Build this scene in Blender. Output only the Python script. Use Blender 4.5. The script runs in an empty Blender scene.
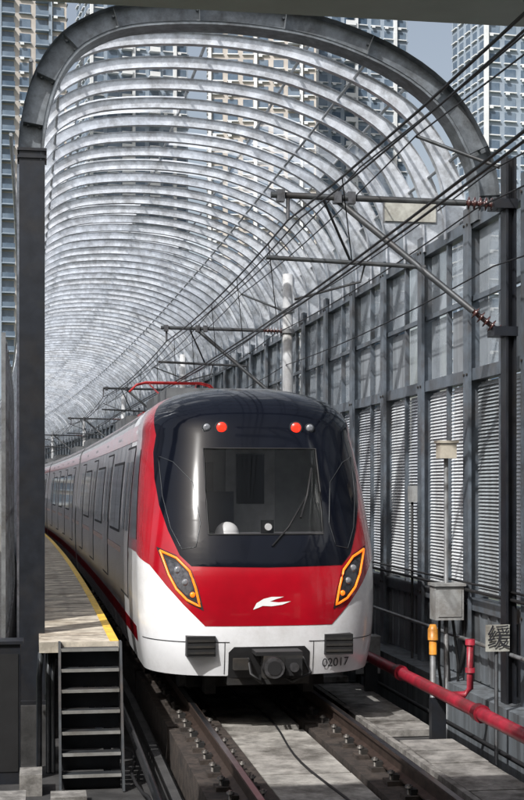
import bpy, bmesh, math, random
import numpy as np
from mathutils import Vector
random.seed(7)
R=1100.0; S0=10.0
def M(X,s,z):
    if s<=S0: return (X,s,z)
    a=(s-S0)/R
    return (-R+(R+X)*math.cos(a), S0+(R+X)*math.sin(a), z)
scene=bpy.context.scene
# ---------------------------------------------------------------- materials
MATS={}
def mat(name,col,rough=.6,metal=0.,var=.25,scale=3.,dirt=None,dirtamt=.0,bump=0.,coat=0.,emit=None,es=0.,streak=False,spec=.5,col2=None):
    if name in MATS: return MATS[name]
    m=bpy.data.materials.new(name); m.use_nodes=True
    nt=m.node_tree; N=nt.nodes; L=nt.links
    b=N['Principled BSDF']
    b.inputs['Roughness'].default_value=rough; b.inputs['Metallic'].default_value=metal
    b.inputs['Specular IOR Level'].default_value=spec
    b.inputs['Coat Weight'].default_value=coat
    b.inputs['Coat Roughness'].default_value=.05
    if emit:
        b.inputs['Emission Color'].default_value=(*emit,1); b.inputs['Emission Strength'].default_value=es
    tc=N.new('ShaderNodeTexCoord'); mp=N.new('ShaderNodeMapping')
    L.new(tc.outputs['Object'],mp.inputs['Vector'])
    if streak: mp.inputs['Scale'].default_value=(4,4,.35)
    n=N.new('ShaderNodeTexNoise'); n.inputs['Scale'].default_value=scale; n.inputs['Detail'].default_value=8; n.inputs['Roughness'].default_value=.65
    L.new(mp.outputs['Vector'],n.inputs['Vector'])
    cr=N.new('ShaderNodeValToRGB')
    c2=col2 or tuple(c*(1-var) for c in col); c1=tuple(min(1,c*(1+var*.5)) for c in col)
    cr.color_ramp.elements[0].color=(*c2,1); cr.color_ramp.elements[0].position=.35
    cr.color_ramp.elements[1].color=(*c1,1); cr.color_ramp.elements[1].position=.62
    L.new(n.outputs['Fac'],cr.inputs['Fac'])
    out=cr.outputs['Color']
    if dirt:
        n2=N.new('ShaderNodeTexNoise'); n2.inputs['Scale'].default_value=scale*.37; n2.inputs['Detail'].default_value=10; n2.inputs['Roughness'].default_value=.75
        L.new(mp.outputs['Vector'],n2.inputs['Vector'])
        r2=N.new('ShaderNodeValToRGB'); r2.color_ramp.elements[0].position=.46; r2.color_ramp.elements[1].position=.66
        r2.color_ramp.elements[0].color=(0,0,0,1); r2.color_ramp.elements[1].color=(dirtamt,)*3+(1,)
        L.new(n2.outputs['Fac'],r2.inputs['Fac'])
        mx=N.new('ShaderNodeMixRGB'); L.new(r2.outputs['Color'],mx.inputs['Fac']); L.new(out,mx.inputs['Color1']); mx.inputs['Color2'].default_value=(*dirt,1)
        out=mx.outputs['Color']
    L.new(out,b.inputs['Base Color'])
    if bump:
        bp=N.new('ShaderNodeBump'); bp.inputs['Strength'].default_value=bump; bp.inputs['Distance'].default_value=.02
        L.new(n.outputs['Fac'],bp.inputs['Height']); L.new(bp.outputs['Normal'],b.inputs['Normal'])
    MATS[name]=m; return m
def glassy(name,col,trans,rough=.05,gl=.15,translucent=False):
    if name in MATS: return MATS[name]
    m=bpy.data.materials.new(name); m.use_nodes=True
    nt=m.node_tree; N=nt.nodes; L=nt.links
    if translucent:
        N.remove(N['Principled BSDF']); b=N.new('ShaderNodeBsdfTranslucent'); b.inputs['Color'].default_value=(*col,1)
    else:
        b=N['Principled BSDF']; b.inputs['Base Color'].default_value=(*col,1); b.inputs['Roughness'].default_value=rough
    t=N.new('ShaderNodeBsdfTransparent'); mx=N.new('ShaderNodeMixShader')
    n=N.new('ShaderNodeTexNoise'); n.inputs['Scale'].default_value=1.7; n.inputs['Detail'].default_value=8
    tc=N.new('ShaderNodeTexCoord'); L.new(tc.outputs['Object'],n.inputs['Vector'])
    mr=N.new('ShaderNodeMapRange'); mr.inputs['To Min'].default_value=max(0,1-trans-gl); mr.inputs['To Max'].default_value=min(1,1-trans+gl)
    mr.inputs['From Min'].default_value=.3; mr.inputs['From Max'].default_value=.7
    L.new(n.outputs['Fac'],mr.inputs['Value']); L.new(mr.outputs['Result'],mx.inputs['Fac'])
    L.new(t.outputs[0],mx.inputs[1]); L.new(b.outputs[0],mx.inputs[2])
    L.new(mx.outputs[0],N['Material Output'].inputs['Surface'])
    MATS[name]=m; return m
steel=mat('rib_steel_paint',(.72,.75,.80),.30,.40,.22,9,(.16,.155,.15),.6)
darksteel=mat('dark_steel',(.018,.021,.028),.45,.3,.35,5,(.04,.033,.026),.4)
archsteel=mat('arch_grey_steel',(.20,.22,.24),.40,.4,.35,7,(.05,.047,.045),.7)
purl=mat('purlin_steel',(.30,.32,.34),.5,.3,.4,5)
wallcol=mat('wall_column_steel',(.135,.16,.19),.40,.3,.3,5,(.09,.07,.055),.6)
louvers=[mat('louver_white',(.76,.79,.82),.42,.1,.15,3,(.28,.27,.26),.65,streak=True),
 mat('louver_weathered',(.55,.58,.62),.45,.1,.25,3,(.20,.18,.16),.75,streak=True),
 mat('louver_grey',(.38,.42,.45),.45,.1,.25,3,(.13,.12,.11),.75,streak=True)]
greypanel=mat('grey_panel',(.32,.35,.38),.45,.2,.3,2,(.09,.08,.075),.7,streak=True)
lowpanel=mat('lower_barrier_panel',(.17,.19,.21),.5,.2,.35,2.5,(.045,.04,.036),.8,streak=True)
concrete=mat('concrete',(.24,.235,.225),.9,0,.4,2.5,(.06,.055,.05),.9,bump=.6)
slabc=mat('track_slab_concrete',(.31,.295,.27),.9,0,.45,4,(.055,.048,.04),1.,bump=.7)
platec=mat('trough_cover_concrete',(.24,.23,.215),.9,0,.45,6,(.05,.044,.038),1.,bump=.6)
rustc=mat('rusty_rail_seat',(.050,.038,.031),.9,0,.6,9,(.014,.012,.011),.8,bump=.8)
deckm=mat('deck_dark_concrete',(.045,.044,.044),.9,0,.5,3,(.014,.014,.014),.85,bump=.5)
walk=mat('walkway_concrete',(.50,.45,.37),.85,0,.4,5,(.19,.155,.115),.9,bump=.3)
yellow=mat('yellow_edge_paint',(.78,.50,.05),.6,0,.3,12,(.3,.2,.1),.5)
railside=mat('rail_rust',(.05,.033,.026),.65,.4,.4,8)
railtop=mat('rail_top_steel',(.30,.30,.32),.3,1,.25,5)
redpipe=mat('red_pipe_paint',(.33,.016,.035),.4,0,.35,6,(.08,.022,.022),.8)
redp=mat('train_red_paint',(.36,.003,.012),.2,0,.15,2,(.20,.008,.013),.4,coat=.7)
whitep=mat('train_white_paint',(.78,.79,.81),.25,0,.06,3,(.45,.43,.41),.5,coat=.5)
silver=mat('train_side_silver',(.54,.53,.55),.2,.65,.2,2,(.27,.20,.19),.6)
roofm=mat('train_roof_grey',(.14,.145,.15),.5,.2,.3,3,(.06,.05,.045),.6)
blackp=mat('train_black_gloss',(.004,.005,.009),.09,0,.2,2,coat=.0,spec=.26)
maskwin=mat('corner_window_black',(.003,.003,.005),.05,0,.2,2,coat=.0,spec=.32)
sidewin=mat('train_side_glass',(.012,.015,.02),.04,0,.1,2,coat=.3)
blackm=mat('black_rubber',(.010,.010,.011),.6,0,.3,6)
underm=mat('underframe_black',(.018,.018,.018),.75,.2,.5,6,(.05,.04,.03),.6)
boltm=mat('fastener_steel',(.12,.11,.10),.5,.6,.4,12)
metalg=mat('cast_metal_grey',(.18,.18,.19),.4,.8,.4,12,(.05,.04,.03),.7)
orange=mat('headlight_orange',(.8,.2,.01),.3,emit=(1,.17,.012),es=1.0)
redlamp=mat('red_lamp',(.7,.02,.01),.3,emit=(1,.03,.012),es=1.5)
wlamp=mat('lamp_lens',(.20,.21,.23),.1,0,.3,30,coat=1)
hlin=mat('headlight_inner',(.10,.10,.11),.2,.6,.5,25)
whit=mat('white_marking',(.8,.8,.8),.4,0,.05)
txtm=mat('number_dark',(.03,.03,.035),.4,0,.05)
insul=mat('insulator_brown',(.06,.022,.02),.25,0,.2,5,coat=.6)
galv=mat('galvanised_tube',(.30,.31,.32),.4,.6,.3,6,(.1,.08,.06),.6)
tubem=mat('cantilever_tube_dark',(.055,.06,.065),.45,.5,.4,6,(.04,.03,.025),.6)
stairm=mat('stair_dark_steel',(.045,.05,.055),.5,.4,.4,6,(.09,.065,.05),.6)
wirem=mat('wire_copper_dark',(.012,.012,.013),.5,.4,.2,6)
boxm=mat('grey_cabinet',(.38,.39,.39),.45,.1,.2,5,(.15,.13,.11),.8)
signm=mat('sign_plate',(.42,.42,.38),.5,0,.2,8,(.15,.13,.11),.8)
cream=mat('cream_plastic',(.50,.46,.38),.5,0,.15,6,(.22,.18,.14),.6)
yel2=mat('yellow_enamel',(.58,.24,.03),.4,0,.3,8,(.2,.1,.04),.7)
canopym=mat('station_canopy_grey',(.50,.53,.51),.6,0,.1,2)
soffit=mat('unseen_station_dark',(.04,.042,.046),.7,0,.2,2)
glass=glassy('windscreen_glass',(.01,.012,.014),.76,.02,.04)
panelg=glassy('barrier_glass_panel',(.36,.40,.44),.45,.15,.25)
frost=glassy('frosted_panel',(.72,.76,.80),.30,.35,.15)
roofpan=glassy('translucent_roof_panel',(.90,.94,.99),.55,.3,.30,True)
cabgrey=mat('cab_interior_grey',(.42,.44,.44),.7,0,.2,3)
# ---------------------------------------------------------------- mesh builder
class MB:
    def __init__(s): s.v=[];s.f=[];s.m=[];s.sm=[];s.mats=[]
    def mi(s,m):
        if m not in s.mats: s.mats.append(m)
        return s.mats.index(m)
    def add(s,vs,fs,m,smooth=False):
        o=len(s.v); s.v+= [tuple(v) for v in vs]; k=s.mi(m)
        for f in fs: s.f.append([o+i for i in f]); s.m.append(k); s.sm.append(smooth)
    def box(s,x0,x1,s0,s1,z0,z1,m,seg=None,raw=False):
        if seg is None: seg=max(1,int(abs(s1-s0)/6)) if not raw else 1
        vs=[];fs=[]
        for i in range(seg+1):
            t=s0+(s1-s0)*i/seg
            for (x,z) in ((x0,z0),(x1,z0),(x1,z1),(x0,z1)):
                vs.append((x,t,z) if raw else M(x,t,z))
        for i in range(seg):
            a=i*4;b=a+4
            for k in range(4): fs.append((a+k,a+(k+1)%4,b+(k+1)%4,b+k))
        fs.append((3,2,1,0)); e=seg*4; fs.append((e,e+1,e+2,e+3))
        s.add(vs,fs,m)
    def tube(s,pts,r,m,n=8,mapped=True,caps=True,rs=None):
        P=[Vector(M(*p)) if mapped else Vector(p) for p in pts]
        vs=[];fs=[]
        for i,p in enumerate(P):
            d=(P[min(i+1,len(P)-1)]-P[max(i-1,0)]).normalized()
            up=Vector((0,0,1)) if abs(d.z)<.9 else Vector((0,1,0))
            u=d.cross(up).normalized(); w=u.cross(d).normalized()
            rr=rs[i] if rs else r
            for k in range(n):
                a=2*math.pi*k/n; vs.append(p+u*(rr*math.cos(a))+w*(rr*math.sin(a)))
        for i in range(len(P)-1):
            for k in range(n): fs.append((i*n+k,i*n+(k+1)%n,(i+1)*n+(k+1)%n,(i+1)*n+k))
        s.add(vs,fs,m,True)
        if caps:
            o=len(s.v)-len(vs)
            for st in (0,(len(P)-1)*n):
                s.f.append([o+st+k for k in range(n)]); s.m.append(s.mi(m)); s.sm.append(False)
    def insulator(s,p0,p1,m,r=.06,n=7):
        p0=Vector(p0);p1=Vector(p1);pts=[];rs=[]
        for i in range(n):
            for (t,rr) in ((0,.35),(.35,.4),(.5,1),(.65,.4)):
                pts.append(p0.lerp(p1,(i+t)/n)); rs.append(r*rr)
        pts.append(p1);rs.append(r*.35)
        s.tube(pts,r,m,10,rs=rs)
    def obj(s,name,parent=None):
        me=bpy.data.meshes.new(name); me.from_pydata(s.v,[],s.f)
        for m in s.mats: me.materials.append(m)
        me.polygons.foreach_set('material_index',s.m); me.polygons.foreach_set('use_smooth',s.sm)
        me.update()
        o=bpy.data.objects.new(name,me); scene.collection.objects.link(o)
        if parent: o.parent=parent
        return o
def empty(name):
    o=bpy.data.objects.new(name,None); scene.collection.objects.link(o); return o
def patch(mb,poly,mapf,m,step=(.05,.08),holes=(),smooth=True):
    bm=bmesh.new()
    vs=[bm.verts.new((a,b,0)) for a,b in poly]; bm.faces.new(vs)
    bmesh.ops.triangulate(bm,faces=bm.faces[:])
    A=[p[0] for p in poly];B=[p[1] for p in poly]
    def cut(co,no): bmesh.ops.bisect_plane(bm,geom=bm.verts[:]+bm.edges[:]+bm.faces[:],plane_co=co,plane_no=no,dist=1e-6)
    a=math.ceil(min(A)/step[0])*step[0]
    while a<max(A): cut((a,0,0),(1,0,0)); a+=step[0]
    b=math.ceil(min(B)/step[1])*step[1]
    while b<max(B): cut((0,b,0),(0,1,0)); b+=step[1]
    for h in holes:
        for i in range(len(h)):
            p=h[i];q=h[(i+1)%len(h)]; cut((p[0],p[1],0),(-(q[1]-p[1]),q[0]-p[0],0))
        dl=[]
        for f in bm.faces:
            c=f.calc_center_median(); ok=True;sg=0
            for i in range(len(h)):
                p=h[i];q=h[(i+1)%len(h)]
                cr=(q[0]-p[0])*(c.y-p[1])-(q[1]-p[1])*(c.x-p[0])
                if sg==0: sg=1 if cr>0 else -1
                elif cr*sg<0: ok=False;break
            if ok: dl.append(f)
        bmesh.ops.delete(bm,geom=dl,context='FACES')
    bmesh.ops.recalc_face_normals(bm,faces=bm.faces[:])
    bm.verts.index_update()
    mb.add([mapf(v.co.x,v.co.y) for v in bm.verts],[[v.index for v in f.verts] for f in bm.faces],m,smooth)
    bm.free()
# ---------------------------------------------------------------- train
TC=2.44; TS=14.9
zz=np.linspace(.3,3.0,200)
def smoothtab(xs,ys):
    y=np.interp(zz,xs,ys); k=21; pad=np.pad(y,k//2,mode='reflect',reflect_type='odd'); return np.convolve(pad,np.ones(k)/k,'valid')
wt=smoothtab([.3,.5,.8,1.2,1.7,2.2,2.6,3.0],[1.27,1.31,1.345,1.36,1.36,1.33,1.295,1.24])
yt=smoothtab([.3,.6,1.0,1.35,1.7,2.2,2.6,3.0],[.10,.02,.0,.02,.12,.34,.53,.72])
W3=float(wt[-1]);Y3=float(yt[-1])
def W(z):
    if z<=3: return float(np.interp(z,zz,wt))
    t=min(1,(z-3)/.6); return W3*max(0,(1-t**2.6))**(1/2.6)
def YF(z):
    if z<=3: return float(np.interp(z,zz,yt))
    t=min(1,(z-3)/.6); return Y3+.30*t+1.1*(1-max(0,1-t**3)**.5)
def SS(t,z):
    q=math.sin(t*math.pi/2); w=W(z)
    y=YF(z)+1.0*(1-math.sqrt(max(0,1-abs(q)**3.2)))
    return Vector((TC+w*q,TS+y,z))
def Sn(off):
    def f(t,z):
        e=.002
        t0=max(-.999,t-e);t1=min(.999,t+e)
        a=SS(t1,z)-SS(t0,z); b=SS(t,min(z+e,3.598))-SS(t,z-e)
        n=a.cross(b)
        n=n.normalized() if n.length>1e-9 else Vector((0,-1,0))
        if n.y>0 and abs(t)<.9: n=-n
        if abs(t)>=.9 and n.x*t<0: n=-n
        p=SS(t,z)+n*off
        return M(*p)
    return f
def tq(x,z):
    q=max(-1,min(1,x*.965/W(z))); return math.asin(q)*2/math.pi
def dens(pts,n=6,closed=True):
    out=[]
    N=len(pts)
    for i in range(N if closed else N-1):
        p=pts[i];q=pts[(i+1)%N]
        for k in range(n): out.append((p[0]+(q[0]-p[0])*k/n,p[1]+(q[1]-p[1])*k/n))
    return out
def fp(pts,n=4): return [(tq(x,z),z) for x,z in dens(pts,n)]
train=empty('metro_train')
shell=MB()
ZB=.36
zs=list(np.linspace(ZB,3.0,46))+[3+.6*math.sin(a) for a in np.linspace(0.06,math.pi/2,26)]
ts=list(np.linspace(-1,1,61)); TAIL=3.4
rows=[]
for z in zs:
    row=[M(TC-W(z),TS+TAIL,z)]+[M(*SS(t,z)) for t in ts]+[M(TC+W(z),TS+TAIL,z)]
    rows.append(row)
n=len(rows[0]);vs=[p for r in rows for p in r]
fw=[]
for i in range(len(rows)-1):
    for j in range(n-1):
        if 1<=j<n-2:
            tc=(ts[j-1]+ts[j])/2; zc=(zs[i]+zs[i+1])/2
            xc=W(zc)*math.sin(tc*math.pi/2)
            if abs(xc)<.80 and 1.76<zc<2.98: continue
        fw.append((i*n+j,i*n+j+1,(i+1)*n+j+1,(i+1)*n+j))
shell.add(vs,fw,whitep,True)
redpoly=[(0,.905),(.72,.905),(.95,1.13),(1.13,1.33),(1.34,1.60)]
pr=[(tq(x,z),z) for x,z in dens(redpoly,5,False)]+[(1,1.66),(1,1.9),(1,2.4),(1,3.0),(1,3.3)]
full=pr+[(1,3.5),(1,3.57),(.5,3.57),(0,3.57)]
poly=full+[(-a,b) for a,b in reversed(full[1:-1])]
paint=MB()
hole=[(tq(-.75,1.80),1.80),(tq(.75,1.80),1.80),(tq(.75,2.92),2.92),(tq(-.75,2.92),2.92)]
patch(paint,poly,Sn(.004),redp,(.04,.06),[hole])
bl=[(0,1.53),(.86,1.545),(.98,1.66),(1.09,1.92),(1.17,2.2),(1.205,2.5),(1.20,2.8),(1.15,3.05)]
pb=[(tq(x,z),z) for x,z in dens(bl,5,False)]+[(.76,3.2),(.80,3.35),(.80,3.5),(.80,3.575),(.4,3.575),(0,3.575)]
poly=pb+[(-a,b) for a,b in reversed(pb[1:-1])]
hole=[(tq(-.655,1.88),1.88),(tq(.655,1.88),1.88),(tq(.66,2.83),2.83),(tq(-.66,2.83),2.83)]
patch(paint,poly,Sn(.010),blackp,(.04,.06),[hole])
patch(paint,hole,Sn(.005),glass,(.06,.1))
g=Sn(.012); pp=[g(a,b) for a,b in dens(hole,8)]; pp.append(pp[0]); paint.tube(pp,.010,blackm,6,mapped=False,caps=False)
grey=mat('trim_grey',(.05,.055,.06),.3,.3)
for sg in (1,-1):
    o=[(.74,2.0),(.80,1.75),(.95,1.72),(1.06,1.95),(1.13,2.3),(1.15,2.75),(1.0,2.68),(.80,2.45)]
    o=[(x*sg,z) for x,z in o]
    path=fp(o,6); g=Sn(.013); pp=[g(a,b) for a,b in path]; pp.append(pp[0])
    paint.tube(pp,.004,grey,5,mapped=False,caps=False)
    hl=[(1.22,1.745),(1.02,1.66),(.86,1.50),(.79,1.30),(.735,1.07),(.90,1.15),(1.03,1.28),(1.12,1.45)]
    hl=[(x*sg,z) for x,z in hl]
    patch(paint,fp(hl,3),Sn(.009),blackm,(.04,.05))
    inner=[( (x-.965*sg)*.66+.965*sg,(z-1.41)*.66+1.41) for x,z in hl]
    patch(paint,fp(inner,3),Sn(.013),hlin,(.04,.05))
    mid=[( (x-.965*sg)*.84+.965*sg,(z-1.41)*.87+1.41) for x,z in hl]
    g=Sn(.014); pp=[g(a,b) for a,b in fp(mid,4)]; pp.append(pp[0]); paint.tube(pp,.013,orange,6,mapped=False,caps=False)
    for (x,z,r,mm) in ((1.0,1.5,.042,wlamp),(.925,1.37,.038,wlamp),(.85,1.24,.03,orange)):
        c=g(tq(x*sg,z),z)
        paint.tube([(c[0],c[1]+.0,c[2]),(c[0],c[1]-.012,c[2]),(c[0],c[1]-.02,c[2])],r,mm,14,mapped=False,rs=[r,r*.9,r*.4])
    for (x,r,mm) in ((.44,.058,redlamp),(.61,.042,wlamp)):
        c=Sn(.012)(tq(x*sg,3.07),3.07)
        paint.tube([(c[0],c[1]+.03,c[2]),(c[0],c[1]-.02,c[2])],r*1.25,grey,20,mapped=False)
        paint.tube([(c[0],c[1]-.018,c[2]),(c[0],c[1]-.028,c[2]),(c[0],c[1]-.034,c[2])],r,mm,20,mapped=False,rs=[r,r*.9,r*.4])
    c=Sn(0)(tq(.77*sg,.7),.7)
    paint.box(TC+.60*sg,TC+.91*sg,c[1]-.09,c[1]+.2,.58,.80,blackm,raw=True)
    for k in range(3):
        paint.box(TC+.61*sg,TC+.90*sg,c[1]-.10,c[1]-.088,.61+k*.065,.635+k*.065,underm,raw=True)
    se=[(.45,.735),(1.36,.735),(1.36,.727),(.45,.727)]
    patch(paint,fp([(x*sg,z) for x,z in se],6),Sn(.005),blackm,(.04,.05))
    se=[(.50,.727),(.507,.727),(.507,.38),(.50,.38)]
    patch(paint,fp([(x*sg,z) for x,z in se],4),Sn(.005),grey,(.04,.05))
lg=[(-.19,1.08),(-.15,1.15),(-.07,1.195),(.02,1.215),(.16,1.215),(.07,1.19),(.0,1.165),(.10,1.155),(.24,1.165),(.14,1.13),(.02,1.115),(-.08,1.12),(-.13,1.10)]
patch(paint,fp(lg,3),Sn(.008),whit,(.04,.04))
patch(paint,fp([(-.46,.34),(.46,.34),(.46,.62),(.40,.68),(-.40,.68),(-.46,.62)],4),Sn(.006),blackm,(.04,.05))
g=Sn(.03)
paint.tube([g(tq(a,b),b) for a,b in [(.05,1.75),(.25,1.95),(.50,2.3)]],.010,blackm,6,mapped=False)
paint.tube([g(tq(a,b),b) for a,b in [(.40,2.05),(.50,2.3),(.58,2.6)]],.014,blackm,6,mapped=False)
cab=MB()
yb=TS+1.9
cab.box(TC-1.15,TC+1.15,yb,yb+.05,1.0,3.2,cabgrey,raw=True)
cab.box(TC-.25,TC+.35,yb-.03,yb-.005,1.2,3.0,mat('cab_door',(.66,.68,.68),.5),raw=True)
cab.box(TC-.12,TC+.22,yb-.05,yb-.035,2.2,2.8,blackm,raw=True)
cab.box(TC-.62,TC-.40,yb-.04,yb-.01,1.9,2.7,mat('cab_cabinet',(.16,.17,.18),.5),raw=True)
cab.box(TC-1.05,TC+1.05,TS+.75,TS+1.2,1.75,1.88,mat('cab_desk',(.12,.12,.13),.5),raw=True)
cab.box(TC-.75,TC+.75,TS+1.3,yb,3.10,3.14,cabgrey,raw=True)
cab.box(TC-.65,TC-.2,TS+1.5,TS+1.6,1.6,2.35,mat('seat_dark',(.05,.06,.08),.8),raw=True)
cab.box(TC+.0,TC+.13,TS+.6,TS+.72,1.86,2.03,mat('dash_black',(.01,.01,.01),.5),raw=True)
cab.tube([(TC+.065,TS+.6,1.955),(TC+.065,TS+.57,1.955)],.04,whit,12,mapped=False)
pts=[(TC-.38,TS+.75,1.87+.14*math.sin(a)) for a in np.linspace(0,1.5,8)]
cab.tube(pts,.12,whit,14,mapped=False,rs=[.14*math.cos(a) for a in np.linspace(0,1.5,8)])
cab.obj('cab_interior',train)
und=MB()
und.box(TC-1.2,TC+1.2,TS+.75,TS+TAIL,.32,.38,underm)
und.box(TC-.45,TC+.45,TS+.1,TS+.8,.26,.45,underm)
und.box(TC-.62,TC-.5,TS+.7,TS+1.0,.08,.4,underm); und.box(TC+.5,TC+.62,TS+.7,TS+1.0,.08,.4,underm)
und.box(TC-.8,TC+.8,TS+1.0,TS+1.1,.12,.24,underm)
cy=TS-.30
und.tube([(TC,cy+.1,.50),(TC,TS+.8,.50)],.10,metalg,14)
und.box(TC-.12,TC+.30,cy-.02,cy+.14,.38,.62,underm)
und.tube([(TC-.02,cy-.12,.5),(TC-.02,cy-.03,.5)],.12,metalg,20,rs=[.11,.12])
und.tube([(TC-.02,cy-.13,.5),(TC-.02,cy-.115,.5)],.075,blackm,16)
und.box(TC+.11,TC+.29,cy-.05,cy-.02,.41,.59,blackm)
und.tube([(TC+.20,cy-.09,.5),(TC+.20,cy-.03,.5)],.05,metalg,12)
und.box(TC-.2,TC+.3,cy-.02,cy+.3,.62,.66,blackm)
for dx in (-.22,.36):
    und.tube([(TC+dx,cy+.5,.62),(TC+dx*1.1,cy+.05,.42),(TC+dx*.6,cy+.1,.33),(TC+dx*.4,cy+.4,.36)],.018,blackm,6)
und.box(TC-.40,TC-.24,TS-.06,TS+.1,.44,.56,underm)
def wheelset(s):
    for sg in (1,-1):
        und.tube([(TC+sg*.68,s,.42),(TC+sg*.81,s,.42)],.42,metalg,28)
        und.tube([(TC+sg*.66,s,.42),(TC+sg*.69,s,.42)],.45,metalg,28)
        und.box(TC+sg*.95-.08,TC+sg*.95+.08,s-.2,s+.2,.25,.6,underm)
    und.tube([(TC-.7,s,.42),(TC+.7,s,.42)],.08,underm,10)
CARL=19.4
cars=MB()
zr=[z for z in zs]
def carbody(s0,s1):
    seg=8
    sec=[(-W(z),z) for z in zr]+[(W(z),z) for z in reversed(zr[:-1])]
    n=len(sec);vs=[]
    for i in range(seg+1):
        s=s0+(s1-s0)*i/seg
        vs+=[M(TC+x,s,z) for x,z in sec]
    fa_=[];fb_=[]
    for i in range(seg):
        for k in range(n-1):
            (fb_ if min(sec[k][1],sec[k+1][1])>3.22 else fa_).append((i*n+k,i*n+k+1,(i+1)*n+k+1,(i+1)*n+k))
    cars.add(vs,fa_,silver,True); cars.add(vs,fb_,roofm,True)
    for ss in (s0,s1): cars.add([M(TC+x,ss,z) for x,z in sec],[list(range(n))],roofm)
def side(mb,s0,s1,z0,z1,m,off):
    for sg in (-1,1):
        ns=max(1,int((s1-s0)/3)); nz=max(1,int((z1-z0)/.12)); vs=[];fs=[]
        for i in range(ns+1):
            for k in range(nz+1):
                z=z0+(z1-z0)*k/nz; vs.append(M(TC+sg*(W(z)+off),s0+(s1-s0)*i/ns,z))
        for i in range(ns):
            for k in range(nz): a=i*(nz+1)+k; fs.append((a,a+1,a+nz+2,a+nz+1))
        mb.add(vs,fs,m,True)
def sidev(mb,d0,s1,z0,z1,m,off):
    for sg in (-1,1):
        nz=max(1,int((z1-z0)/.08)); vs=[]
        for k in range(nz+1):
            z=z0+(z1-z0)*k/nz
            vs+= [M(TC+sg*(W(z)+off),TS+YF(z)+1.0+d0,z),M(TC+sg*(W(z)+off),s1,z)]
        mb.add(vs,[(2*k,2*k+1,2*k+3,2*k+2) for k in range(nz)],m,True)
sidev(cars,0,TS+2.45,1.66,3.40,redp,.004)
sidev(cars,-.02,TS+2.2,1.80,2.85,sidewin,.009)
s=TS
for c in range(5):
    a=s+(TAIL if c==0 else 0); b=s+CARL
    carbody(a,b)
    st_=s+2.45 if c==0 else a
    side(cars,st_,b,2.98,3.34,redp,.0045)
    side(cars,(s+1.3 if c==0 else a),b,.62,.80,redp,.0045)
    side(cars,st_,b,1.52,1.60,redp,.0045)
    doors=[s+(3.2 if c==0 else 2.2)+k*4.6 for k in range(4)]
    for k,d in enumerate(doors):
        side(cars,d-.72,d+.72,1.02,2.92,blackm,.006)
        side(cars,d-.69,d-.01,1.05,2.89,silver,.010); side(cars,d+.01,d+.69,1.05,2.89,silver,.010)
        side(cars,d-.56,d-.12,1.85,2.72,sidewin,.014); side(cars,d+.12,d+.56,1.85,2.72,sidewin,.014)
        if k<3:
            side(cars,d+1.2,d+3.4,1.78,2.75,blackm,.006)
            side(cars,d+1.24,d+2.28,1.82,2.71,sidewin,.010); side(cars,d+2.32,d+3.36,1.82,2.71,sidewin,.010)
    und.box(TC-1.1,TC+1.1,a+.3,b-.3,.55,.6,underm)
    for bx in (s+3.0,s+CARL-3.0):
        wheelset(bx-1.1); wheelset(bx+1.1)
    und.box(TC-1.15,TC+1.15,s+6,s+13,.16,.5,underm)
    for ax in (s+5.5,s+13.0):
        cars.box(TC-.75,TC+.75,ax-1.6,ax+1.6,3.56,3.74,roofm)
        for q in range(5): cars.box(TC-.7,TC+.7,ax-1.3+q*.6,ax-1.0+q*.6,3.74,3.76,blackm)
    if c<4: cars.box(TC-1.05,TC+1.05,b,b+.6,.7,3.35,blackm)
    s=b+.6
shell.obj('nose_shell',train); paint.obj('front_paint_and_glass',train); und.obj('underframe_coupler_bogies',train); cars.obj('car_bodies',train)
def text_mesh(txt,size):
    cu=bpy.data.curves.new('t','FONT'); cu.body=txt; cu.size=size; cu.align_x='CENTER'; cu.align_y='CENTER'
    o=bpy.data.objects.new('t',cu); scene.collection.objects.link(o)
    dg=bpy.context.evaluated_depsgraph_get(); me=bpy.data.meshes.new_from_object(o.evaluated_get(dg))
    bpy.data.objects.remove(o); vs=[v.co.copy() for v in me.vertices]; fs=[list(p.vertices) for p in me.polygons]
    bpy.data.meshes.remove(me); return vs,fs
tv,tf=text_mesh('02017',.135)
g=Sn(.008); nb=MB(); nb.add([g(tq(.78+v.x,.48+v.y),.48+v.y) for v in tv],tf,txtm); nb.obj('fleet_number',train)
pg=MB(); ps=TS+10.1; redpg=mat('pantograph_red',(.36,.02,.02),.4)
pg.box(TC-.6,TC+.6,ps-.5,ps+.7,3.66,3.72,redpg)
for sg in (-1,1):
    pg.insulator((TC+sg*.5,ps-.4,3.55),(TC+sg*.5,ps-.4,3.68),insul,.06,3)
    pg.tube([(TC+sg*.45,ps+.6,3.72),(TC+sg*.3,ps-.6,4.0)],.022,redpg)
    pg.tube([(TC+sg*.3,ps-.6,4.0),(TC+sg*.42,ps+.2,4.25)],.016,redpg)
for d in (-.12,.12):
    pg.tube([(TC-.78,ps+.2+d,4.12),(TC-.66,ps+.2+d,4.24),(TC-.5,ps+.2+d,4.28),(TC+.5,ps+.2+d,4.28),(TC+.66,ps+.2+d,4.24),(TC+.78,ps+.2+d,4.12)],.018,redpg)
pg.obj('pantograph',train)
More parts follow.
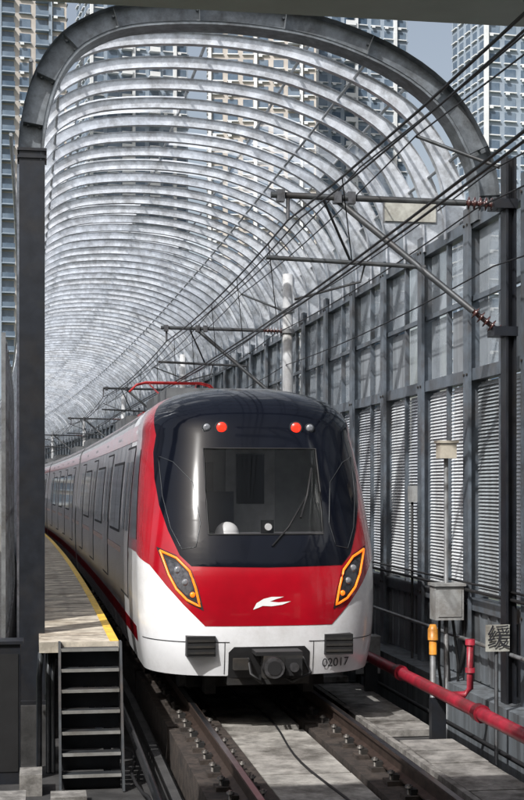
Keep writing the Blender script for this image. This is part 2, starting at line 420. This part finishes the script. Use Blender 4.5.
# ---------------------------------------------------------------- track
tr=MB(); SEND=190
RC=2.42
prof=[(-.075,-.17),(.075,-.17),(.075,-.155),(.012,-.13),(.012,-.045),(.036,-.03),(.036,-.004),(-.036,-.004),(-.036,-.03),(-.012,-.045),(-.012,-.13),(-.075,-.155)]
def sweep(mb,prof,X0,s0,s1,m,step=3,close=True,smooth=False):
    k=int((s1-s0)/step)+1;n=len(prof);vs=[];fs=[]
    for i in range(k+1):
        s=s0+(s1-s0)*i/k
        vs+=[M(X0+x,s,z) for x,z in prof]
    for i in range(k):
        for j in range(n if close else n-1): fs.append((i*n+j,i*n+(j+1)%n,(i+1)*n+(j+1)%n,(i+1)*n+j))
    mb.add(vs,fs,m,smooth)
for sg in (-1,1):
    x=RC+sg*.755
    sweep(tr,prof,x,-4,SEND,railside); tr.box(x-.026,x+.026,-4,SEND,-.0035,.0,railtop,60)
tr.obj('railway_rails')
fa=MB()
s=6.0
while s<70:
    for sg in (-1,1):
        x=RC+sg*.755
        fa.box(x-.19,x+.19,s-.09,s+.09,-.215,-.175,rustc)
        for e in (-1,1):
            fa.box(x+e*.10-.03,x+e*.10+.03,s-.05,s+.05,-.175,-.125,underm)
            fa.tube([(x+e*.135,s,-.18),(x+e*.135,s,-.09)],.018,boltm,6)
            fa.tube([(x+e*.135,s,-.12),(x+e*.135,s,-.10)],.034,boltm,6)
    s+=.6
fa.obj('rail_fasteners')
dk=MB()
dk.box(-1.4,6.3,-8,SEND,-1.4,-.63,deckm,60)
for sg in (-1,1):
    x=RC+sg*.755
    s=-4
    while s<SEND-5:
        dk.box(x-.30,x+.30,s+.06,s+4.74,-.62,-.215,rustc,2); s+=4.8
s=-4
while s<SEND-5:
    dk.box(RC-.42,RC+.42,s+.12,s+2.3,-.62,-.25,slabc,1); dk.box(RC-.42,RC+.42,s+2.36,s+4.68,-.62,-.254,slabc,1); s+=4.8
s=-4; k=0
while s<SEND-3:
    dk.box(RC+1.10,RC+1.16,s,s+2.4,-.62,-.18,platec,1)
    for q in range(4):
        k+=1
        if k%7==3: continue
        dk.box(RC+1.20+random.uniform(0,.02),RC+1.78,s+.012+q*.6,s+.588+q*.6,-.28,-.20-random.uniform(0,.015),platec,1)
    s+=2.4
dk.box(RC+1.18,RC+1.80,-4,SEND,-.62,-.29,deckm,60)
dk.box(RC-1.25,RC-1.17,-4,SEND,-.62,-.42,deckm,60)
dk.box(4.75,5.35,-8,SEND,-.62,.1,lowpanel,60)
dk.obj('viaduct_track_deck')
cb=MB()
def line(X,z,s0=-3,s1=120,step=3): return [(X,s0+(s1-s0)*i/int((s1-s0)/step),z) for i in range(int((s1-s0)/step)+1)]
for X,z,r in ((.98,-.3,.03),(1.05,-.45,.04),(.93,-.1,.022),(4.5,-.5,.03),(4.38,-.54,.02),(4.62,-.3,.025)): cb.tube(line(X,z),r,blackm,6)
pts=[(.95+.05*math.sin(s*3),s,-.52+.03*math.sin(s*5)) for s in np.arange(6,16,.3)]; cb.tube(pts,.018,blackm,6)
pts=[(4.45+.08*math.sin(s*2),s,-.45+.05*math.sin(s*3.3)) for s in np.arange(6,30,.4)]; cb.tube(pts,.018,blackm,6)
pts=[(RC+.1+.06*math.sin(s*1.3),s,-.24) for s in np.arange(6,30,.4)]; cb.tube(pts,.012,blackm,6)
cb.obj('trackside_cables')
wk=empty('maintenance_walkway'); w=MB(); WS=14.7
w.box(-.02,.80,WS,SEND,.68,.79,walk,60)
w.box(.71,.802,WS+.01,SEND,.79,.796,yellow,60)
s=WS+.6
while s<80:
    w.box(.0,.70,s,s+.015,.79,.7925,blackm); s+=.6
s=WS+.3
while s<SEND:
    w.box(.05,.15,s,s+.1,-.63,.68,darksteel); w.box(.66,.74,s,s+.1,-.63,.68,darksteel); w.box(.1,.7,s+.02,s+.08,.58,.66,darksteel); s+=2.0
w.box(.68,.74,WS,SEND,.56,.68,darksteel,60)
w.obj('deck_and_supports',wk)
st=MB()
tn=mat('tread_nose',(.24,.24,.23),.6,dirt=(.09,.08,.065),dirtamt=.8)
for k in range(7):
    z=.74-.2*k; y=WS-.03-.08*k
    st.box(.19,.79,y-.16,y,z-.03,z,stairm); st.box(.19,.79,y-.006,y,z-.2,z-.03,darksteel)
    st.box(.19,.79,y-.165,y-.16,z-.03,z+.003,tn)
for X in (.165,.79):
    vs=[(X,WS,.80),(X,WS,.5),(X,WS-.62,-.62),(X,WS-.76,-.62),(X,WS-.17,.80)]
    vs2=[(x+.025,y,z) for x,y,z in vs]; st.add(vs+vs2,[(0,1,2,3,4),(9,8,7,6,5)]+[(i,(i+1)%5,5+(i+1)%5,5+i) for i in range(5)],stairm)
st.obj('access_steps',wk)
# ---------------------------------------------------------------- arches
AP=[(-.13,.1),(-.13,3.0),(-.13,5.2),(-.13,6.1),(-.10,6.55),(.0,6.95),(.17,7.27),(.42,7.50),(.87,7.68),(1.65,7.76),(2.45,7.74),(3.2,7.62),(4.0,7.32),(4.55,6.92),(4.87,6.4),(4.98,5.95),(5.0,5.5)]
def cr(P,n=4):
    out=[]
    for i in range(len(P)-1):
        p0=Vector(P[max(i-1,0)]);p1=Vector(P[i]);p2=Vector(P[i+1]);p3=Vector(P[min(i+2,len(P)-1)])
        for k in range(n):
            t=k/n; out.append(.5*((2*p1)+(p2-p0)*t+(2*p0-5*p1+4*p2-p3)*t*t+(3*p1-p0-3*p2+p3)*t**3))
    out.append(Vector(P[-1])); return out
curve=cr(AP)
def nrm(C):
    N=[]
    for i in range(len(C)):
        d=(C[min(i+1,len(C)-1)]-C[max(i-1,0)]).normalized(); N.append(Vector((-d.y,d.x)))
    return N
NR=nrm(curve)
def rib(mb,s,C,N,depth,fw,m,dep2=None):
    nn=len(C)
    inn=[(p.x,p.y) for p in C]
    out=[]
    for i,(p,q) in enumerate(zip(C,N)):
        dd=depth+(dep2-depth)*max(0,(i/nn-.72)/.28)**1.0 if dep2 else depth
        out.append((p.x+q.x*dd,p.y+q.y*dd))
    n=nn
    vs=[M(x,s,z) for x,z in inn]+[M(x,s,z) for x,z in out]
    mb.add(vs,[(i,i+1,n+i+1,n+i) for i in range(n-1)],m)
    for L_ in (inn,out):
        vs=[M(x,s-fw/2,z) for x,z in L_]+[M(x,s+fw/2,z) for x,z in L_]
        mb.add(vs,[(i,i+1,n+i+1,n+i) for i in range(n-1)],m)
can=empty('arched_noise_canopy')
rb=MB(); s=16.9; RS=[]
while s<SEND:
    rib(rb,s,curve,NR,.145,.10,steel,.32); RS.append(s)
    s+=.96
rb.obj('arch_ribs',can)
# translucent sheets between purlins, on the outside of the ribs
sh=MB(); PI=[14,22,30,38,44,50,56,62]
rnd=random.Random(3)
for k in range(2,len(RS)-1):
    for a,b in zip(PI[:-1],PI[1:]):
        pr_=.35 if RS[k]<30 else .6
        if a>=44: pr_+=.2
        if rnd.random()>pr_: continue
        b=min(b,len(curve)-1); idx=list(range(a,b+1)); vs=[]
        for i in idx:
            p=curve[i]+NR[i]*.185
            vs+=[M(p.x,RS[k]+.03,p.y),M(p.x,RS[k+1]-.03,p.y)]
        sh.add(vs,[(2*i,2*i+1,2*i+3,2*i+2) for i in range(len(idx)-1)],roofpan,True)
sh.obj('translucent_roof_sheets',can)
pu=MB()
for idx in PI:
    if idx>=len(curve): continue
    p=curve[idx]+NR[idx]*.21
    pu.tube([(p.x,s_,p.y) for s_ in np.arange(16,SEND,3)],.022,purl,6)
for idx in (26,47):
    p=curve[idx]+NR[idx]*.06
    pu.tube([(p.x,s_,p.y) for s_ in np.arange(16,SEND,3)],.02,purl,6)
pu.obj('longitudinal_purlins',can)
na=MB()
PC=[Vector((p.x+.16*(1-(p.x+.13)/5.13),p.y-(.17 if p.y>6.5 else .17*max(0,(p.y-5.5)))) ) for p in curve]
PN=nrm(PC); CI=12
rib(na,15.75,PC[CI:],PN[CI:],.28,.28,archsteel)
rib(na,15.60,PC[CI:],PN[CI:],.035,.02,archsteel)
for i in range(CI+4,len(PC)-2,5):
    for dd in (.07,.2):
        p=PC[i]+PN[i]*dd; na.tube([(p.x,15.70,p.y),(p.x,15.75,p.y)],.016,archsteel,6)
    a=PC[i]+PN[i]*.01; b=PC[i]+PN[i]*.27
    na.add([(a.x,15.61,a.y),(b.x,15.61,b.y),(b.x,15.75,b.y),(a.x,15.75,a.y)],[(0,1,2,3)],archsteel)
na.box(-.25,.03,15.6,15.9,.05,6.1,darksteel,raw=True)
na.box(-.27,.05,15.58,15.92,6.02,6.05,darksteel,raw=True); na.box(-.27,.05,15.58,15.92,6.10,6.13,darksteel,raw=True)
na.box(-.36,.13,15.5,16.0,.02,.06,darksteel,raw=True)
for dx in (-.31,.08):
    for dy in (15.54,15.96): na.tube([(dx,dy,.06),(dx,dy,.16)],.02,metalg,6)
na.box(-.40,.10,15.45,16.05,-.63,.02,deckm,raw=True)
na.obj('portal_arch',can)
# ---------------------------------------------------------------- right wall
rw=MB(); s=8.0
while s<150:
    rw.box(4.98,5.02,s-.10,s+.10,-.0,5.7,wallcol,1); rw.box(5.02,5.20,s-.02,s+.02,0,5.7,wallcol,1); rw.box(5.20,5.23,s-.1,s+.1,0,5.7,wallcol,1)
    far=s>60
    rw.box(5.06,5.12,s+.98,s+1.04,1.1,5.5,wallcol,1)
    for z0,z1 in ((.95,1.1),(3.66,3.80),(5.45,5.58)): rw.box(5.03,5.17,s+.022,s+1.978,z0,z1,wallcol,1)
    rw.box(5.05,5.10,s+.022,s+1.978,4.6,4.66,wallcol,1)
    if s<50:
        for z in (1.02,3.73,5.5):
            for e in (-.06,.06): rw.tube([(4.965,s+e,z),(4.98,s+e,z)],.018,boltm,6)
    for (a,b) in ((s+.12,s+.94),(s+1.08,s+1.88)):
        lv=random.choice((louvers[0],louvers[0],louvers[1],louvers[2]))
        if far: rw.box(5.09,5.12,a,b,1.12,3.64,lv,1)
        else:
            rw.box(5.135,5.15,a,b,1.12,3.64,lv,1)
            z=1.14
            while z<3.60:
                vs=[M(5.09,a,z),M(5.09,b,z),M(5.12,b,z+.036),M(5.12,a,z+.036)]
                rw.add(vs,[(0,1,2,3)],lv); z+=.042
        rw.box(5.115,5.125,a,b,4.68,5.43,panelg,1)
        rw.box(5.115,5.125,a,b,3.82,4.58,greypanel if random.random()<.5 else panelg,1)
    rw.box(5.08,5.14,s+.022,s+1.978,.12,.94,lowpanel,1)
    for q in range(6): rw.box(5.06,5.08,s+.15+q*.31,s+.19+q*.31,.14,.92,lowpanel,1)
    if int(s)%6==0:
        rw.tube([(4.95,s+.25,-.5),(4.95,s+.25,1.2),(4.95,s+.25,2.2)],.018,blackm,6); rw.box(4.92,5.03,s+.16,s+.36,2.2,2.42,boxm,1)
    s+=2.0
rw.tube(line(4.93,1.2,8,90,2),.02,blackm,6); rw.tube(line(4.94,1.28,8,90,2),.014,blackm,6); rw.tube(line(4.92,.62,8,90,2),.025,galv,6)
rw.obj('noise_barrier_wall')
lw=MB(); s=16.6
while s<150:
    lw.box(-.45,-.40,s-.05,s+.05,-.6,4.2,galv,1)
    for z0 in (.6,2.0,3.2,4.15): lw.box(-.44,-.41,s+.05,s+1.0,z0,z0+.05,galv,1)
    lw.box(-.43,-.42,s+.06,s+.99,.66,4.14,frost,1)
    lw.box(-.45,-.38,s,s+1.05,-.63,.6,concrete,1)
    s+=1.05
lw.obj('noise_barrier_wall')
# ---------------------------------------------------------------- catenary
CZ=4.32; MZ=4.92
ow=empty('overhead_wires'); wm=MB()
sup=[-12,14.3,26.5,43,62,82,104,128,150]
def stag(s): return .18*math.sin(s/9.)
pts=[(TC+stag(s),s,CZ) for s in np.arange(-12,150,2)]; wm.tube(pts,.011,wirem,5)
pts=[(TC+stag(s)+.07,s,CZ) for s in np.arange(-12,150,2)]; wm.tube(pts,.010,wirem,5)
mp=[]
for i in range(len(sup)-1):
    a,b=sup[i],sup[i+1]
    for k in range(10):
        t=k/10; s=a+(b-a)*t; z=MZ+.25-1.0*.35*4*t*(1-t)*((b-a)/26)**2
        mp.append((TC+stag(s)*.5,s,z))
        if k%2==1: wm.tube([(TC+stag(s)*.5,s,z),(TC+stag(s),s,CZ)],.005,wirem,4)
wm.tube(mp,.011,wirem,5); wm.tube([(x+.12,s,z+.02) for x,s,z in mp],.009,wirem,5)
for X,z in ((4.55,5.35),(4.7,5.75),(3.9,6.1),(4.75,4.75),(3.3,5.75)):
    pts=[]
    for i in range(len(sup)-1):
        a,b=sup[i],sup[i+1]
        for k in range(8):
            t=k/8; pts.append((X,a+(b-a)*t,z-.35*4*t*(1-t)*((b-a)/26)**2))
    wm.tube(pts,.009,wirem,5)
wm.obj('wires',ow)
def cantilever(s,mastm,near=False,top=6.6,H=True):
    e=empty('catenary_mast'); c=MB()
    o=.12 if H else 0
    if H:
        c.box(4.86,4.885,s-.09,s+.09,-.6,top,mastm,1); c.box(4.95,4.975,s-.09,s+.09,-.6,top,mastm,1); c.box(4.885,4.95,s-.01,s+.01,-.6,top,mastm,1)
    else:
        c.tube([(4.80,s,-.6),(4.80,s,top)],.10,mastm,14); c.box(4.58,5.02,s-.2,s+.2,.08,.13,mastm,1)
        for z in (4.1,5.4,5.8): c.tube([(4.80,s,z-.04),(4.80,s,z+.04)],.13,galv,14)
    X1=4.70+o
    c.insulator((X1,s,5.40),(X1-.38,s,5.41),insul,.075,6)
    c.tube([(X1-.38,s,5.41),(2.35,s,5.43)],.034,tubem,8)
    c.insulator((X1,s,4.05),(X1-.30,s,4.27),insul,.075,5)
    c.tube([(X1-.30,s,4.27),(3.05,s,5.40)],.036,tubem,8)
    c.tube([(4.0,s,4.72),(2.3,s,4.78)],.024,tubem,8)
    c.tube([(2.9,s,5.41),(3.2,s,4.75)],.014,tubem,6)
    c.tube([(3.35,s,4.74),(3.3,s,4.55),(2.6,s,CZ+.03)],.014,tubem,6)
    c.tube([(TC+stag(s)*.5,s,MZ+.25),(TC+stag(s)*.5,s,5.45)],.02,metalg,6)
    for X in (2.45,3.05,3.2): c.box(X-.04,X+.04,s-.05,s+.05,5.36,5.48,metalg)
    if near:
        c.box(3.56,4.11,s-.03,s-.01,5.19,5.38,signm)
        c.box(3.54,4.13,s-.01,s+.0,5.17,5.40,galv)
        for z in (4.05,5.4): c.box(4.72,4.98,s-.12,s+.12,z-.05,z+.05,darksteel)
    c.tube([(X1,s,5.8),(3.9,s,6.1)],.02,tubem,6)
    c.obj('mast_and_cantilever',e)
palemast=mat('pale_mast',(.56,.57,.58),.45,.2,.15,4,(.22,.20,.17),.7)
cantilever(14.3,darksteel,True,5.9)
for s in sup[2:]: cantilever(s,palemast,False,6.5,False)
# ---------------------------------------------------------------- trackside kit
rp=MB()
rp.tube(line(4.18,.22,-2,80,2),.068,redpipe,14)
for s in np.arange(1,80,3.0):
    rp.tube([(4.18,s-.06,.22),(4.18,s+.06,.22)],.09,redpipe,14); rp.box(4.1,4.26,s+1.4,s+1.5,-.62,.15,darksteel)
rp.tube([(4.18,14.2,.22),(4.40,14.2,.22),(4.46,14.2,.28),(4.46,14.2,.78)],.036,redpipe,12); rp.tube([(4.46,14.2,.74),(4.46,14.2,.80)],.052,redpipe,12)
rp.tube([(4.46,14.2,.45),(4.46,14.2,.5)],.052,redpipe,12)
rp.obj('fire_water_pipe')
eb=MB(); s=16.0; dx=.07
eb.box(4.50+dx,4.84+dx,s-.15,s+.1,.84,1.24,boxm); eb.box(4.48+dx,4.86+dx,s-.18,s+.12,1.24,1.27,boxm); eb.box(4.53+dx,4.81+dx,s-.16,s-.15,.88,1.20,boxm)
eb.tube([(4.67+dx,s,-.6),(4.67+dx,s,2.75)],.028,galv,10)
eb.box(4.57+dx,4.77+dx,s-.1,s+.08,2.74,2.92,cream); eb.box(4.55+dx,4.79+dx,s-.12,s+.1,2.92,2.95,cream)
for q in (-.08,0,.08): eb.tube([(4.67+q+dx,s,.85),(4.70+q*1.5+dx,s,.3),(4.8+q,s,-.3)],.018,blackm,6)
eb.tube([(4.90,s,1.1),(4.96,s,1.0),(4.97,s,.5),(4.90,s,.2)],.03,blackm,8)
eb.obj('trackside_electrical_box')
yb_=MB(); yb_.tube([(4.52,15.8,-.6),(4.52,15.8,.45)],.035,galv,8)
yb_.tube([(4.52,15.8,.62),(4.52,15.8,.74),(4.52,15.8,.80)],.06,yel2,14,rs=[.06,.06,.035]); yb_.tube([(4.52,15.8,.45),(4.52,15.8,.62)],.045,yel2,12)
yb_.obj('yellow_track_signal_beacon')
for q,(x,s,z0,z1) in enumerate(((4.35,19,-.6,.3),(4.45,21.5,-.6,.45),(4.4,24,-.6,.35))):
    sb=MB(); sb.box(x,x+.35,s,s+.3,z0+.4,z1,boxm); sb.box(x-.01,x+.36,s-.01,s+.31,z1,z1+.02,boxm); sb.box(x+.05,x+.1,s+.1,s+.2,z0,z0+.4,darksteel); sb.box(x+.25,x+.3,s+.1,s+.2,z0,z0+.4,darksteel)
    sb.obj('trackside_junction_box')
sg=empty('speed_sign'); sm=MB(); s=13.6
sm.box(4.43,4.68,s-.012,s,.74,1.01,signm); sm.tube([(4.555,s+.03,-.6),(4.555,s+.03,.98)],.022,tubem,8)
tv,tf=text_mesh('缓',.25)
sm.add([(4.555+v.x,s-.016,.875+v.y) for v in tv],tf,txtm)
sm.obj('plate_and_post',sg)
lc=MB(); lc.box(-.52,-.22,14.5,14.8,-.63,.80,darksteel,raw=True); lc.box(-.50,-.24,14.49,14.5,-.5,.7,blackm,raw=True); lc.box(-.55,-.19,14.47,14.83,.80,.83,darksteel,raw=True)
lc.obj('black_equipment_cabinet')
cp=MB()
for (x0,x1,y0,y1,z) in ((-.22,.0,13.9,14.3,-.42),(.08,.42,13.4,13.7,-.54),(-.6,-.15,13.0,13.5,-.48)): cp.box(x0,x1,y0,y1,-.63,z,platec,raw=True)
cp.obj('concrete_cable_blocks')
pi=MB()
for X,r in ((-.02,.03),(.07,.022),(.12,.016)):
    pi.tube([(X,14.9,-.6),(X,14.9,.4),(X+.02,14.95,.66)],r,tubem,8)
pi.obj('cable_conduits')
# station canopy edge; unseen hall behind the viewpoint added to block sky reflections
sc=MB(); sc.box(-7,14,-32,7.195,5.24,5.40,soffit,raw=True); sc.box(-7,14,7.2,8.05,5.16,5.60,canopym,raw=True)
for y in range(-30,7,4): sc.box(-7,14,y,y+.25,5.0,5.238,soffit,raw=True)
for y in range(-30,8,9):
    for X in (-5,6.9): sc.box(X,X+.4,y,y+.4,-1.4,5.0,canopym,raw=True)
sc.box(-7,14,-32.3,-32.01,-1.4,5.24,soffit,raw=True)
sc.box(-6,.7,-32,2.2,-.6,.85,soffit,raw=True); sc.box(-7,-6.7,-32,6,-1.4,5.2,soffit,raw=True)
sc.obj('station_canopy_and_sky_blocker')
# ---------------------------------------------------------------- towers
facA=mat('facade_beige_hazed',(.50,.46,.42),.8,0,.15,.2); facB=mat('facade_bluegrey_hazed',(.30,.36,.43),.8,0,.15,.2)  # tower colours lightened so distance haze is part of the paint
facC=mat('facade_white_hazed',(.72,.74,.75),.8,0,.1,.2); winm=mat('tower_window',(.05,.08,.12),.12,0,.6,.15,coat=.5,col2=(.18,.23,.29))
def tower(x,y,w_,d,fl,rot,f1,f2):
    e=empty('apartment_tower'); b=MB(); FH=3.0; H=fl*FH; z0=-12
    b.box(-w_/2,w_/2,-d/2,d/2,z0,z0+H,f1,raw=True)
    bays=int(w_/3.2)
    bw=w_/bays
    typ=[random.choice('wbw') if 0<i<bays-1 else 'w' for i in range(bays)]
    for i in range(bays):
        xa=-w_/2+i*bw
        if i%3==0: b.box(xa-.35,xa+.35,-d/2-1.0,-d/2-.005,z0,z0+H+1,f2,raw=True)
        for k in range(fl):
            z=z0+k*FH
            if typ[i]=='b':
                b.box(xa+.4,xa+bw-.36,-d/2-1.5,-d/2-.006,z,z+.22,f2,raw=True)
                b.box(xa+.45,xa+bw-.4,-d/2-1.45,-d/2-1.38,z+.22,z+1.15,winm if i%2 else f2,raw=True)
                b.box(xa+.5,xa+bw-.5,-d/2-.06,-d/2-.01,z+.3,z+2.6,winm,raw=True)
            else:
                b.box(xa+.65,xa+bw-.55,-d/2-.12,-d/2-.01,z+.8,z+2.5,winm,raw=True)
                b.box(xa+.5,xa+bw-.4,-d/2-.5,-d/2-.015,z+.5,z+.72,f2,raw=True)
                if random.random()<.5: b.box(xa+.7,xa+1.5,-d/2-.8,-d/2-.5,z+.0,z+.5,facC,raw=True)
    nb_=int(d/3.5); bd=d/nb_
    for sx in (-1,1):
        for i in range(nb_):
            ya=-d/2+i*bd
            for k in range(fl):
                z=z0+k*FH; xo=sx*w_/2
                b.box(min(xo+sx*.01,xo+sx*.1),max(xo+sx*.01,xo+sx*.1),ya+.8,ya+bd-.8,z+.8,z+2.4,winm,raw=True)
                b.box(min(xo+sx*.01,xo+sx*.4),max(xo+sx*.01,xo+sx*.4),ya+.5,ya+bd-.5,z+.4,z+.62,f2,raw=True)
    b.box(-w_/4,w_/4,-d/4,d/4,z0+H,z0+H+6,f2,raw=True)
    b.obj('tower_block',e); e.location=(x,y,0); e.rotation_euler=(0,0,rot)
tower(-75,330,28,18,48,.2,facB,facC)
tower(-38,290,26,18,46,.1,facA,facC)
tower(-8,300,24,18,50,.12,facA,facB)
tower(22,350,24,20,50,.15,facB,facC)
tower(50,320,24,18,46,-.1,facA,facC)
tower(78,350,24,18,50,.1,facB,facC)
tower(101,290,22,18,50,.1,facB,facC)
tower(130,300,28,18,50,.2,facA,facC)
tower(175,320,28,18,44,.2,facB,facC)
gm=mat('ground_city',(.10,.11,.08),.95,0,.4,.05,(.05,.07,.03),.7)
gd=MB(); gd.add([(-3000,-3000,-12),(3000,-3000,-12),(3000,3000,-12),(-3000,3000,-12)],[(0,1,2,3)],gm); gd.obj('ground')
vp=MB()
for s in range(0,190,30): vp.box(1.5,3.6,s-.8,s+.8,-12.2,-1.39,concrete)
vp.obj('viaduct_piers')
# ---------------------------------------------------------------- light / world
EL,AZ=math.radians(46),math.radians(222)
wd=bpy.data.worlds.new('World'); scene.world=wd; wd.use_nodes=True
N=wd.node_tree.nodes;L=wd.node_tree.links
sky=N.new('ShaderNodeTexSky'); sky.sky_type='NISHITA'; sky.sun_disc=False; sky.sun_elevation=EL; sky.sun_rotation=AZ; sky.dust_density=4; sky.air_density=1.2
hs=N.new('ShaderNodeHueSaturation'); hs.inputs['Saturation'].default_value=.6
L.new(sky.outputs[0],hs.inputs['Color']); L.new(hs.outputs[0],N['Background'].inputs['Color']); N['Background'].inputs['Strength'].default_value=.14
sl=bpy.data.lights.new('sun','SUN'); sl.energy=4.7; sl.angle=math.radians(.8); sl.color=(1,.98,.95)
so=bpy.data.objects.new('sun',sl); scene.collection.objects.link(so)
d=Vector((math.sin(AZ)*math.cos(EL),math.cos(AZ)*math.cos(EL),math.sin(EL)))
so.rotation_euler=d.to_track_quat('Z','Y').to_euler()
cam=bpy.data.cameras.new('camera'); co=bpy.data.objects.new('camera',cam); scene.collection.objects.link(co)
cam.sensor_fit='VERTICAL'; cam.sensor_height=36; cam.lens=63; cam.shift_y=.109; cam.clip_end=6000
co.location=(0,0,2.4); co.rotation_euler=(math.radians(90),0,math.radians(-8.93)); scene.camera=co
scene.view_settings.view_transform='Standard'; scene.view_settings.look='None'; scene.view_settings.exposure=0
